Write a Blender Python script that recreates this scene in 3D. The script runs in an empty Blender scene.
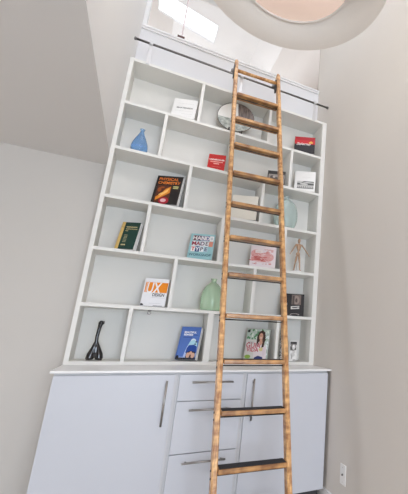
import bpy, bmesh, math, random
from mathutils import Vector, Matrix
random.seed(4)
C = bpy.context.scene.collection
S = 1.76            # metres per bookcase width
ZF = 0.52           # floor below the counter top, in bookcase widths
PI = math.pi

def P(X, y, z):
    """bookcase units (origin: front left corner of the counter top) -> metres above the floor"""
    return Vector((X * S, y * S, (z + ZF) * S))

# ------------------------------------------------------------------ materials
def new_mat(name):
    m = bpy.data.materials.new(name); m.use_nodes = True
    nt = m.node_tree
    return m, nt, nt.nodes['Principled BSDF']

def mat(name, col, rough=.5, metal=0., spec=.5, trans=0., noise=0., nscale=8., bump=0., bscale=60., coat=0., ior=1.45):
    m, nt, b = new_mat(name)
    b.inputs['Base Color'].default_value = (*col, 1)
    b.inputs['Roughness'].default_value = rough
    b.inputs['Metallic'].default_value = metal
    b.inputs['Specular IOR Level'].default_value = spec
    b.inputs['Transmission Weight'].default_value = trans
    b.inputs['Coat Weight'].default_value = coat
    b.inputs['IOR'].default_value = ior
    tc = nt.nodes.new('ShaderNodeTexCoord')
    if noise:
        n = nt.nodes.new('ShaderNodeTexNoise'); n.inputs['Scale'].default_value = nscale; n.inputs['Detail'].default_value = 4
        r = nt.nodes.new('ShaderNodeMapRange'); r.inputs['To Min'].default_value = 1 - noise; r.inputs['To Max'].default_value = 1 + noise
        mx = nt.nodes.new('ShaderNodeMix'); mx.data_type = 'RGBA'; mx.blend_type = 'MULTIPLY'
        mx.inputs['Factor'].default_value = 1
        nt.links.new(tc.outputs['Object'], n.inputs['Vector']); nt.links.new(n.outputs['Fac'], r.inputs['Value'])
        mx.inputs['A'].default_value = (*col, 1); nt.links.new(r.outputs['Result'], mx.inputs['B'])
        nt.links.new(mx.outputs['Result'], b.inputs['Base Color'])
    if bump:
        n2 = nt.nodes.new('ShaderNodeTexNoise'); n2.inputs['Scale'].default_value = bscale; n2.inputs['Detail'].default_value = 3
        bp = nt.nodes.new('ShaderNodeBump'); bp.inputs['Strength'].default_value = bump; bp.inputs['Distance'].default_value = .002
        nt.links.new(tc.outputs['Object'], n2.inputs['Vector']); nt.links.new(n2.outputs['Fac'], bp.inputs['Height'])
        nt.links.new(bp.outputs['Normal'], b.inputs['Normal'])
    return m

def wood(name, a, b_, scale, figure, rough=.38):
    """stretched grain plus mottled curly figure"""
    m, nt, b = new_mat(name)
    tc = nt.nodes.new('ShaderNodeTexCoord')
    mp = nt.nodes.new('ShaderNodeMapping'); mp.inputs['Scale'].default_value = scale
    n = nt.nodes.new('ShaderNodeTexNoise'); n.inputs['Scale'].default_value = 1; n.inputs['Detail'].default_value = 5; n.inputs['Roughness'].default_value = .6
    mp2 = nt.nodes.new('ShaderNodeMapping'); mp2.inputs['Scale'].default_value = figure
    n2 = nt.nodes.new('ShaderNodeTexNoise'); n2.inputs['Scale'].default_value = 1; n2.inputs['Detail'].default_value = 2
    ad = nt.nodes.new('ShaderNodeMath'); ad.operation = 'ADD'
    rp = nt.nodes.new('ShaderNodeValToRGB')
    e = rp.color_ramp.elements
    e[0].position = .40; e[0].color = (*a, 1); e[1].position = .62; e[1].color = (*b_, 1)
    hf = nt.nodes.new('ShaderNodeMath'); hf.operation = 'MULTIPLY'; hf.inputs[1].default_value = .5
    L = nt.links.new
    L(tc.outputs['Object'], mp.inputs['Vector']); L(mp.outputs['Vector'], n.inputs['Vector'])
    L(tc.outputs['Object'], mp2.inputs['Vector']); L(mp2.outputs['Vector'], n2.inputs['Vector'])
    L(n.outputs['Fac'], ad.inputs[0]); L(n2.outputs['Fac'], ad.inputs[1]); L(ad.outputs['Value'], hf.inputs[0])
    L(hf.outputs['Value'], rp.inputs['Fac']); L(rp.outputs['Color'], b.inputs['Base Color'])
    b.inputs['Roughness'].default_value = rough; b.inputs['Coat Weight'].default_value = .25; b.inputs['Coat Roughness'].default_value = .2
    return m

WALL = (.60, .57, .535)
WALL_R_LIT = (.635, .595, .55)  # wall colour lifted and warmed, standing in for light on the right wall
M = dict(
    wall=mat('wall_paint', WALL, .85, spec=.25, noise=.015, nscale=3, bump=.08, bscale=180),
    wall_r_lit=mat('right_wall_lit', WALL_R_LIT, .85, spec=.25, noise=.015, nscale=3, bump=.08, bscale=180),
    wall_up_lit=mat('upper_wall_lit', (.77, .76, .75), .85, spec=.25, noise=.015, nscale=3, bump=.08, bscale=180),  # wall colour lightened to make up for light missing on this face
    white_wall=mat('white_wall_paint', (.70, .70, .715), .8, spec=.25, bump=.05, bscale=150),
    ceil=mat('ceiling_paint', (.655, .63, .61), .9, spec=.2, noise=.01, nscale=2, bump=.08, bscale=160),
    loft=mat('loft_paint', (.83, .79, .775), .9, spec=.2, noise=.01),
    lacquer=mat('shelf_lacquer', (.745, .735, .70), .45, spec=.4, noise=.01, nscale=3),
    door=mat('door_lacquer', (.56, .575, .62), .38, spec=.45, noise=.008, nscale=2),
    counter=mat('counter_lacquer', (.80, .795, .79), .3, spec=.5, noise=.01, nscale=5),
    carcass=mat('carcass', (.60, .60, .61), .5, noise=.01),
    kick=mat('toe_kick', (.05, .05, .055), .6, noise=.05),
    steel=mat('brushed_steel', (.36, .345, .33), .32, 1, noise=.05, nscale=60),
    satin=mat('satin_nickel', (.66, .66, .67), .4, .7, noise=.05, nscale=60),
    dark_steel=mat('dark_steel', (.24, .23, .225), .35, 1, noise=.08, nscale=50),
    black_metal=mat('blackened_metal', (.05, .048, .047), .4, .8, noise=.1, nscale=40),
    rubber=mat('black_rubber', (.018, .018, .022), .75, bump=.5, bscale=400),
    plastic=mat('white_plastic', (.80, .79, .77), .35, noise=.01),
    floor=None,
    rail_wood=wood('ladder_rail_wood', (.33, .135, .042), (.78, .46, .195), (60, 60, 5), (11, 11, 34)),
    tread_wood=wood('ladder_tread_wood', (.22, .090, .026), (.56, .29, .10), (5, 60, 60), (16, 10, 10)),
    paper=mat('paper_pages', (.82, .81, .80), .9, noise=.03, nscale=200),
    black=mat('black_cover', (.016, .015, .016), .4, noise=.1),
    trim=mat('window_trim_paint', (.76, .76, .765), .5, noise=.01),
)
M['floor'] = wood('oak_floor', (.56, .50, .43), (.70, .64, .56), (2, 30, 30), (5, 5, 5), .45)
_cols = {}
def flat(col, rough=.45, spec=.4):
    k = (tuple(col), rough)
    if k not in _cols:
        _cols[k] = mat('print_%02d' % len(_cols), col, rough, spec=spec, noise=.04, nscale=40)
    return _cols[k]

# ------------------------------------------------------------------ geometry helpers
def bm_box(bm, lo, hi, bevel=0., seg=2):
    t = bmesh.new()
    bmesh.ops.create_cube(t, size=1)
    lo, hi = Vector(lo), Vector(hi)
    for v in t.verts:
        v.co = Vector(((lo[i] + hi[i]) / 2 + v.co[i] * (hi[i] - lo[i]) for i in range(3)))
    if bevel:
        bmesh.ops.bevel(t, geom=t.edges[:], offset=bevel, segments=seg, affect='EDGES', profile=.5)
    merge(bm, t)

def merge(bm, t, mtx=None):
    if mtx is not None:
        bmesh.ops.transform(t, matrix=mtx, verts=t.verts)
    me = bpy.data.meshes.new('tmp'); t.to_mesh(me); t.free(); bm.from_mesh(me); bpy.data.meshes.remove(me)

def bm_tube(bm, pts, rad, seg=14, closed_ends=True):
    """sweep a circle (radius per point) along points"""
    pts = [Vector(p) for p in pts]
    if not hasattr(rad, '__len__'): rad = [rad] * len(pts)
    rings = []
    up = None
    for i, p in enumerate(pts):
        d = (pts[min(i + 1, len(pts) - 1)] - pts[max(i - 1, 0)]).normalized()
        if up is None:
            up = Vector((0, 0, 1)) if abs(d.z) < .9 else Vector((1, 0, 0))
        u = (up - d * up.dot(d)).normalized(); w = d.cross(u); up = u
        rings.append([bm.verts.new(p + (u * math.cos(a) + w * math.sin(a)) * rad[i]) for a in [2 * PI * k / seg for k in range(seg)]])
    for a, b in zip(rings, rings[1:]):
        for k in range(seg):
            f = bm.faces.new((a[k], a[(k + 1) % seg], b[(k + 1) % seg], b[k])); f.smooth = True
    if closed_ends:
        bm.faces.new(list(reversed(rings[0]))); bm.faces.new(rings[-1])

def bm_lathe(bm, prof, c, seg=40, axis='z', smooth=True):
    """revolve (radius, height) pairs about c"""
    rings = []
    for r, h in prof:
        ring = []
        n = 1 if r < 1e-6 else seg
        for k in range(n):
            a = 2 * PI * k / seg
            q = Vector((r * math.cos(a), r * math.sin(a), h))
            if axis == 'y': q = Vector((q.x, h, q.y))
            if axis == 'x': q = Vector((h, q.x, q.y))
            ring.append(bm.verts.new(Vector(c) + q))
        rings.append(ring)
    for a, b in zip(rings, rings[1:]):
        for k in range(seg):
            vs = [a[k % len(a)], a[(k + 1) % len(a)], b[(k + 1) % len(b)], b[k % len(b)]]
            vs = list(dict.fromkeys(vs))
            if len(vs) > 2:
                f = bm.faces.new(vs); f.smooth = smooth

def bm_prism(bm, poly, y0, y1):
    """polygon of (x, z) extruded from y0 to y1"""
    a = [bm.verts.new((x, y0, z)) for x, z in poly]; b = [bm.verts.new((x, y1, z)) for x, z in poly]
    n = len(poly)
    bm.faces.new(a); bm.faces.new(list(reversed(b)))
    for k in range(n):
        bm.faces.new((a[k], b[k], b[(k + 1) % n], a[(k + 1) % n]))

def root_loc(o):
    v = Vector((0, 0, 0))
    while o is not None:
        v += o.location; o = o.parent
    return v

def obj(name, bm, m, parent=None, local=False, loc=None):
    """ONE mesh object. Vertices come in world coordinates unless local."""
    bmesh.ops.recalc_face_normals(bm, faces=bm.faces)
    off = Vector((0, 0, 0))
    if not local:
        off = root_loc(parent) if parent is not None else Vector(loc or (0, 0, 0))
        for v in bm.verts: v.co -= off
    me = bpy.data.meshes.new(name); bm.to_mesh(me); bm.free()
    me.materials.append(m)
    o = bpy.data.objects.new(name, me); C.objects.link(o)
    if parent is not None: o.parent = parent
    elif not local: o.location = off
    return o

def box(name, lo, hi, m, parent=None, bevel=0., local=False):
    bm = bmesh.new(); bm_box(bm, lo, hi, bevel)
    return obj(name, bm, m, parent, local, loc=((lo[0] + hi[0]) / 2, (lo[1] + hi[1]) / 2, lo[2]) if parent is None else None)

def tag(o, label, cat, group=None):
    o['label'] = label; o['category'] = cat
    if group: o['group'] = group
    return o

def thing(name, label, cat, loc, rot=(0, 0, 0), group=None):
    o = bpy.data.objects.new(name, None); o.empty_display_size = .05
    C.objects.link(o); o.location = loc; o.rotation_euler = rot
    return tag(o, label, cat, group)

def struct(o):
    o['kind'] = 'structure'; return o

def sbox(name, lo, hi, m, bevel=0., parent=None):
    return struct(box(name, P(*lo), P(*hi), m, parent, bevel))

def wall_with_hole(name, axis, plane, thick, rect, hole, m):
    """slab with one rectangular hole; axis 'y' or 'z': the slab's normal; rect/hole = (a0, b0, a1, b1)"""
    bm = bmesh.new()
    a0, b0, a1, b1 = rect; h0, k0, h1, k1 = hole
    for r in ((a0, b0, h0, b1), (h1, b0, a1, b1), (h0, b0, h1, k0), (h0, k1, h1, b1)):
        if r[2] - r[0] < 1e-6 or r[3] - r[1] < 1e-6: continue
        if axis == 'y': bm_box(bm, P(r[0], plane, r[1]), P(r[2], plane + thick, r[3]))
        else: bm_box(bm, P(r[0], r[1], plane), P(r[2], r[3], plane + thick))
    return struct(obj(name, bm, m))

# ------------------------------------------------------------------ the room
XR, XL, YB, YR = 1.017, -2.3, .15, -3.3       # right wall, far left wall, back wall, rear wall
ZL, ZT = .868, 2.35                            # low ceiling, top of the tall part
SILL = 1.676
sbox('floor', (XL - .06, YR - .06, -ZF - .06), (XR + .06, YB + .06, -ZF), M['floor'])
sbox('wall_right', (XR, YR, -ZF), (XR + .06, YB + .02, ZT), M['wall_r_lit'])
bm = bmesh.new()                                                 # left wall with an unseen opening added for light
for y0, y1, z0, z1 in ((YR, -1.1, -ZF, ZL), (-.3, YB, -ZF, ZL), (-1.1, -.3, -ZF, -.3), (-1.1, -.3, .7, ZL)):
    bm_box(bm, P(XL - .06, y0, z0), P(XL, y1, z1))
struct(obj('wall_left', bm, M['wall']))
sbox('wall_back', (XL, YB, -ZF), (XR, YB + .06, ZL), M['wall'])
sbox('wall_back_upper', (-.0064, YB, ZL), (XR, YB + .06, SILL - .012), M['white_wall'])
sbox('wall_back_top', (-.0064, YB, 2.06), (XR, YB + .06, ZT), M['white_wall'])
sbox('wall_left_upper', (-.0603, YR, ZL + .06), (-.0064, YB + .06, ZT), M['wall_up_lit'])
sbox('ceiling', (XL, YR, ZL), (-.0067, YB, ZL + .06), M['ceil'])
sbox('trim_1', (-.0067, YR, ZL), (-.0064, YB, ZL + .06), M['wall_up_lit'])
# tall part: ceiling and rear wall, their unseen openings added to let light in
wall_with_hole('ceiling_upper', 'z', ZT, .05, (-.068, -1.5, XR + .06, YB + .06), (.1, -1.0, .9, -.2), M['loft'])
wall_with_hole('ceiling_upper_rear', 'z', ZT, .05, (-.068, YR, XR + .06, -1.5), (.1, -3.1, .9, -2.1), M['loft'])
wall_with_hole('wall_rear', 'y', YR - .06, .06, (XL, -ZF, XR, ZT), (-.1, -.35, .9, .72), M['wall'])
sbox('baseboard_right', (XR - .008, YR, -ZF), (XR, YB, -ZF + .043), M['trim'])
sbox('baseboard_back', (XL, YB - .008, -ZF), (-.008, YB, -ZF + .043), M['trim'])

# opening to the loft: trim frame, two panes of glass, thin joint post and clip
bm = bmesh.new()
Y0 = YB - .012
bm_box(bm, P(-.0064, Y0, SILL - .010), P(XR, YB + .07, SILL), .002)              # sill board
bm_box(bm, P(-.0064, Y0 + .005, SILL - .022), P(XR, YB, SILL - .010), .002)      # moulding under it
bm_box(bm, P(-.0064, Y0 + .004, SILL), P(.007, YB + .06, 2.06), .002)            # left jamb
bm_box(bm, P(.007, Y0 + .010, SILL), P(.012, YB + .05, 2.06), .001)
bm_box(bm, P(.012, Y0 + .010, SILL), P(XR, YB + .05, SILL + .006), .001)
bm_box(bm, P(-.0064, Y0, 2.045), P(XR, YB + .06, 2.06), .002)
win = struct(obj('window_1', bm, M['trim']))
gm, nt, b_ = new_mat('clear_glass')
tr = nt.nodes.new('ShaderNodeBsdfTransparent'); tr.inputs['Color'].default_value = (.97, .975, .98, 1)
gl = nt.nodes.new('ShaderNodeBsdfGlossy'); gl.inputs['Roughness'].default_value = .02
ms = nt.nodes.new('ShaderNodeMixShader'); ms.inputs['Fac'].default_value = .04
nt.links.new(tr.outputs[0], ms.inputs[1]); nt.links.new(gl.outputs[0], ms.inputs[2])
nt.links.new(ms.outputs[0], nt.nodes['Material Output'].inputs['Surface'])
M['glass'] = gm
box('window_glass', P(.012, YB + .012, SILL + .006), P(.1800, YB + .016, 2.045), M['glass'], win)
box('window_glass', P(.1865, YB + .012, SILL + .006), P(XR, YB + .016, 2.045), M['glass'], win)
box('window_mullion', P(.1800, YB + .009, SILL + .006), P(.1865, YB + .017, 2.045), mat('glass_joint', (.62, .52, .53), .4, noise=.03), win)
box('window_clip', P(.162, YB - .006, SILL + .006), P(.198, YB + .010, SILL + .019), mat('clip_metal', (.10, .055, .05), .4, .6, noise=.1), win, .003)

# the loft behind the opening
LXL, LXR, LYB = -.45, 1.5, 1.1
def zslope(X): return 2.0 + .24 * (.63 - X)
K = (.018, .372, .376, .5435)                                   # rooflight rectangle in the sloping ceiling
def slope_slab(name, rects, m, t=.012):
    bm = bmesh.new()
    for x0, y0, x1, y1 in rects:
        vs = [bm.verts.new(P(x, y, zslope(x) + h)) for h in (0, t) for x, y in ((x0, y0), (x1, y0), (x1, y1), (x0, y1))]
        for f in ((3, 2, 1, 0), (4, 5, 6, 7), (0, 1, 5, 4), (1, 2, 6, 5), (2, 3, 7, 6), (3, 0, 4, 7)):
            bm.faces.new([vs[i] for i in f])
    return struct(obj(name, bm, m))
yA = YB + .06
slope_slab('ceiling_loft', [(LXL, yA, K[0], LYB), (K[2], yA, .63, LYB), (K[0], yA, K[2], K[1]), (K[0], K[3], K[2], LYB)], M['loft'])
bm = bmesh.new()
vs = [bm.verts.new(P(x, y, 2.0 + .55 * (x - .63) + h)) for h in (0, .05) for x, y in ((.63, yA), (LXR, yA), (LXR, LYB), (.63, LYB))]
for f in ((3, 2, 1, 0), (4, 5, 6, 7), (0, 1, 5, 4), (1, 2, 6, 5), (2, 3, 7, 6), (3, 0, 4, 7)):
    bm.faces.new([vs[i] for i in f])
struct(obj('ceiling_loft_right', bm, M['loft']))
bm = bmesh.new()                                                 # rooflight lining frame
F1, F2 = .004, .0015
for x0, y0, x1, y1 in ((K[0] - F1, K[1] - F1, K[0] + F2, K[3] + F1), (K[2] - F2, K[1] - F1, K[2] + F1, K[3] + F1),
                       (K[0] + F2, K[1] - F1, K[2] - F2, K[1] + F2), (K[0] + F2, K[3] - F2, K[2] - F2, K[3] + F1)):
    vs = [bm.verts.new(P(x, y, zslope(x) + h)) for h in (-.002, -.0002) for x, y in ((x0, y0), (x1, y0), (x1, y1), (x0, y1))]
    for f in ((3, 2, 1, 0), (4, 5, 6, 7), (0, 1, 5, 4), (1, 2, 6, 5), (2, 3, 7, 6), (3, 0, 4, 7)):
        bm.faces.new([vs[i] for i in f])
sk = struct(obj('window_2', bm, M['trim']))
bm = bmesh.new()
vs = [bm.verts.new(P(x, y, zslope(x) + h)) for h in (.003, .006) for x, y in ((K[0] + .0005, K[1] + .0005), (K[2] - .0005, K[1] + .0005), (K[2] - .0005, K[3] - .0005), (K[0] + .0005, K[3] - .0005))]
for f in ((3, 2, 1, 0), (4, 5, 6, 7), (0, 1, 5, 4), (1, 2, 6, 5), (2, 3, 7, 6), (3, 0, 4, 7)):
    bm.faces.new([vs[i] for i in f])
obj('window_glass', bm, M['glass'], sk)
sbox('floor_loft', (LXL, yA, 1.56), (LXR, LYB, 1.60), M['floor'])
wall_with_hole('wall_loft_back', 'y', LYB, .05, (LXL, 1.6, LXR, 2.6), (-.2, 1.70, 1.3, 1.98), M['loft'])  # unseen opening added to brighten the loft
sbox('wall_loft_left', (LXL - .05, yA, 1.6), (LXL, LYB, 2.35), M['loft'])
sbox('wall_loft_right', (LXR, yA, 1.6), (LXR + .05, LYB, 2.6), M['loft'])

# ------------------------------------------------------------------ bookcase
H = 1.3554; RH = H / 6; T = .0069; D = .137
def shelf_top(r): return H - RH * r + T if r < 6 else .0135      # board a row stands on (row 1 is the top row)
case = thing('bookcase', 'tall white built-in bookcase with staggered open cells, standing on the white counter', 'bookcase', P(.5, 0, 0))
CL, CR, PL, PR = -.006, 1.0165, .0160, .0250          # outer sides and panel thicknesses
IL, IR = CL + PL, CR - PR
bx = lambda n, lo, hi, m=M['lacquer'], bv=.0012, par=case: box(n, P(*lo), P(*hi), m, par, bv)
bx('side_panel', (CL, 0, 0), (IL, D, H + T)); bx('side_panel', (IR, 0, 0), (CR, D, H + T))
bx('top_panel', (IL, 0, H - T), (IR, D, H + T))
bx('bottom_panel', (IL, 0, 0), (IR, D, .0135))
bx('back_panel', (CL, D, 0), (CR, D + .008, H + T), bv=0)
for r in range(1, 6):
    z = H - RH * r
    bx('shelf', (IL, 0, z - T), (IR, D, z + T))
U, V_ = .183, .3225
for r in range(1, 7):
    z1 = H - RH * (r - 1) - T; z0 = shelf_top(r)
    for a in ((V_, 1 - V_) if r % 2 else (U, .5, 1 - U)):
        w = .0125 if (r == 6 and a == .5) else .0070
        bx('divider', (a - w, .0006, z0), (a + w, D, z1))

# ------------------------------------------------------------------ base cabinets and counter
FB, FD = -.184, -.195                 # carcass front, door front
ZB, ZC = -.474, -.0098                 # underside of doors, underside of counter
ct = box('countertop', P(-.010, -.200, ZC + .001), P(1.0150, YB - .0005, -.0004), M['counter'], None, .003)
tag(ct, 'long glossy white countertop running under the bookcase, over the drawers and doors', 'countertop')
def bar_handle(parent, p0, p1):
    bm = bmesh.new()
    p0, p1 = P(*p0), P(*p1); d = (p1 - p0).normalized()
    bm_tube(bm, [p0 - d * .012, p1 + d * .012], .0062, 12)
    for p in (p0 + d * .012, p1 - d * .012):
        bm_tube(bm, [p, Vector((p.x, FD * S + .0005, p.z))], .0048, 10)
    return obj('handle', bm, M['steel'], parent)
def cabinet(x0, x1, label, name='cabinet'):
    c = thing(name, label, 'cabinet', P((x0 + x1) / 2, -.02, -ZF), group='white base cabinets under the counter')
    box('body', P(x0 + .0003, FB, ZB), P(x1 - .0003, YB - .009, ZC), M['carcass'], c)
    box('toe_kick', P(x0 + .0003, FB + .035, -ZF + .0002), P(x1 - .0003, FB + .045, ZB), M['kick'], c)
    return c
def front(kind, c, x0, x1, z0, z1):
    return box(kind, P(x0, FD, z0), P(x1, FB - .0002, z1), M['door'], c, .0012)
c1 = cabinet(0, .377, 'white base cabinet with one wide door, left of the drawers')
d1 = front('door', c1, .0008, .367, ZB, -.0168); bar_handle(d1, (.3405, FD - .018, -.180), (.3405, FD - .018, -.042))
c2 = cabinet(.377, .628, 'white drawer cabinet with three stacked drawers behind the ladder', 'drawer_cabinet')
for z0, z1, zh in ((-.109, -.0168, -.043), (-.285, -.111, -.139), (ZB, -.287, -.313)):
    dr = front('drawer', c2, .3835, .6185, z0 + .0008, z1 - .0003); bar_handle(dr, (.434, FD - .018, zh), (.571, FD - .018, zh))
c3 = cabinet(.628, 1.0, 'white base cabinet with one wide door beside the right wall')
d3 = front('door', c3, .6365, 1.0, ZB, -.0168); bar_handle(d3, (.6615, FD - .018, -.181), (.6615, FD - .018, -.041))

# ------------------------------------------------------------------ ladder rail and ladder
RY, RZ = -.008, 1.461
rl = thing('ladder_rail', 'thin steel ladder rail running across above the bookcase', 'rail', P(.5, RY, RZ))
bm = bmesh.new(); bm_tube(bm, [P(-.004, RY, RZ), P(1.006, RY, RZ)], .0095, 14)
bm_tube(bm, [P(1.004, RY, RZ), P(1.014, RY, RZ)], .014, 14)
bm_tube(bm, [P(-.007, RY, RZ), P(.002, RY, RZ)], .014, 14)
obj('bar', bm, M['dark_steel'], rl)
for X in (.065, .499, .930):
    bm = bmesh.new()
    bm_box(bm, P(X - .008, -.0045, H - .004), P(X + .008, -.0008, RZ + .022), .001)
    bm_tube(bm, [P(X, -.003, RZ), P(X, RY, RZ)], .0075, 10)
    bm_tube(bm, [P(X - .008, RY, RZ), P(X + .008, RY, RZ)], .0108, 12)
    obj('bracket', bm, M['satin'], rl)

LX, LY, LZ, LW, LS, LDR, LWD, LYW, AL = .4721, -.0899, 1.2953, .2113, .16085, .00246, .00069, -.0117, .2407
def lad(k, s, dx=0, dn=0):
    """point on the tread line k (0 top tread); s 0 left .. 1 right; dx sideways, dn towards the wall (square to the rails)"""
    x = LX + LDR * k + s * (LW + LWD * k) + dx
    y = LY - k * LS * math.sin(AL) + s * LYW + dn * math.cos(AL)
    z = LZ - k * LS * math.cos(AL) - dn * math.sin(AL)
    return P(x, y, z)
kF = (LZ + ZF - .004) / (LS * math.cos(AL))
ladder = thing('library_ladder', 'honey brown wooden library ladder leaning on the steel rail in front of the shelves', 'ladder', P(.57, -.55, -ZF))
RWd, RDp = .0172, .032
def rail_part(s):
    sg = -1 if s == 0 else 1
    bm = bmesh.new()
    ks = [-1.60, -1.57, -1.50, -1.0, kF - .02]
    sh = [.45, .75, 1, 1, 1]
    rings = []
    for k, f in zip(ks, sh):
        a, b2 = 0, sg * RWd
        m = (a + b2) / 2; hw = abs(b2 - a) / 2 * f; hd = RDp / 2 * f; c = .0035 * f
        pts = [(m - hw + c, -hd), (m + hw - c, -hd), (m + hw, -hd + c), (m + hw, hd - c), (m + hw - c, hd), (m - hw + c, hd), (m - hw, hd - c), (m - hw, -hd + c)]
        rings.append([bm.verts.new(lad(k, s, px, RDp / 2 + py)) for px, py in pts])
    for a, b in zip(rings, rings[1:]):
        for i in range(8):
            bm.faces.new((a[i], a[(i + 1) % 8], b[(i + 1) % 8], b[i]))
    bm.faces.new(rings[0]); bm.faces.new(list(reversed(rings[-1])))
    o = obj('side_rail', bm, M['rail_wood'], ladder)
    for k in range(12):
        for dk in (-.03, .10):
            bm = bmesh.new()
            p = lad(k + dk, s, sg * RWd, RDp * .5); bm_tube(bm, [p, p + Vector((sg * .004, 0, 0))], .006, 10)
            obj('bolt', bm, M['black_metal'], o)
    bm = bmesh.new(); p = lad(kF - .03, s, sg * RWd / 2, RDp / 2)
    bm_box(bm, (p.x - .021, p.y - .034, .0005), (p.x + .021, p.y + .034, .045), .004)
    obj('rubber_foot', bm, M['rubber'], o)
rail_part(0); rail_part(1)
def oriented_box(bm, a, b, ydir, z0, z1, depth, bevel=.004):
    """box from a to b (front edge line), going depth along ydir, z0..z1 relative"""
    ex = (b - a); L = ex.length; ex.normalize()
    ey = (ydir - ex * ydir.dot(ex)).normalized(); ez = ex.cross(ey)
    t = bmesh.new(); bm_box(t, (0, 0, z0), (L, depth, z1), bevel)
    m = Matrix((ex, ey, ez)).transposed().to_4x4(); m.translation = a
    merge(bm, t, m)
YD = Vector((0, 1, 0))
for k in range(12):
    a, b = lad(k, 0, .0002, .0), lad(k, 1, -.0002, .0)
    a = a - YD * .012; b = b - YD * .012
    bm = bmesh.new(); oriented_box(bm, a, b, YD, -.013, .013, .088, .005)
    t = obj('tread', bm, M['tread_wood'], ladder)
    bm = bmesh.new(); ex = (b - a).normalized()
    oriented_box(bm, a + ex * .006, b - ex * .006, YD, .0131, .0143, .076, .0004)
    for v in bm.verts: v.co += YD * .008
    obj('tread_pad', bm, M['rubber'], t)
    bm = bmesh.new(); bm_tube(bm, [lad(k + .058, 0, 0, RDp * .55), lad(k + .058, 1, 0, RDp * .55)], .0038, 8)
    obj('tie_rod', bm, M['black_metal'], t)
bm = bmesh.new(); bm_tube(bm, [lad(-1.15, 0, -.004, RDp * .5), lad(-1.15, 1, .004, RDp * .5)], .0155, 16)
for s in (.16, .84):
    bm_tube(bm, [lad(-1.15, s - .05, 0, RDp * .5), lad(-1.15, s + .05, 0, RDp * .5)], .017, 16)
obj('top_bar', bm, M['rail_wood'], ladder)
for s, dx in ((0, -RWd - .0015), (1, -.003)):
    bm = bmesh.new()
    c = P(0, RY, RZ); px = lad(-1, s, dx).x
    # oval hanger plate with a grooved roller riding on the rail
    pl = bmesh.new()
    n = 20; pts = []
    for i in range(n):
        an = 2 * PI * i / n
        pts.append((.024 * math.cos(an), .024 * math.sin(an) + (.050 if math.sin(an) > 0 else -.060)))
    A = [pl.verts.new((0, x, z)) for x, z in pts]; B = [pl.verts.new((.009, x, z)) for x, z in pts]
    pl.faces.new(A); pl.faces.new(list(reversed(B)))
    for i in range(n): pl.faces.new((A[i], B[i], B[(i + 1) % n], A[(i + 1) % n]))
    merge(bm, pl, Matrix.Translation((px - .003, c.y - .041, c.z)) @ Matrix.Rotation(-AL * .6, 4, 'X'))
    bm_box(bm, (px - .003, c.y - .045, c.z + .0185), (px + .004, c.y - .0155, c.z + .030), .001)
    hk = obj('hanger', bm, M['black_metal'], ladder)
    bm = bmesh.new()
    bm_lathe(bm, [(0, -.015), (.021, -.015), (.021, -.011), (.0141, -.0105), (.0141, .0105), (.021, .011), (.021, .015), (0, .015)], (px, c.y, c.z + .0240), 24, 'y')
    obj('roller', bm, M['dark_steel'], hk)

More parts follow.
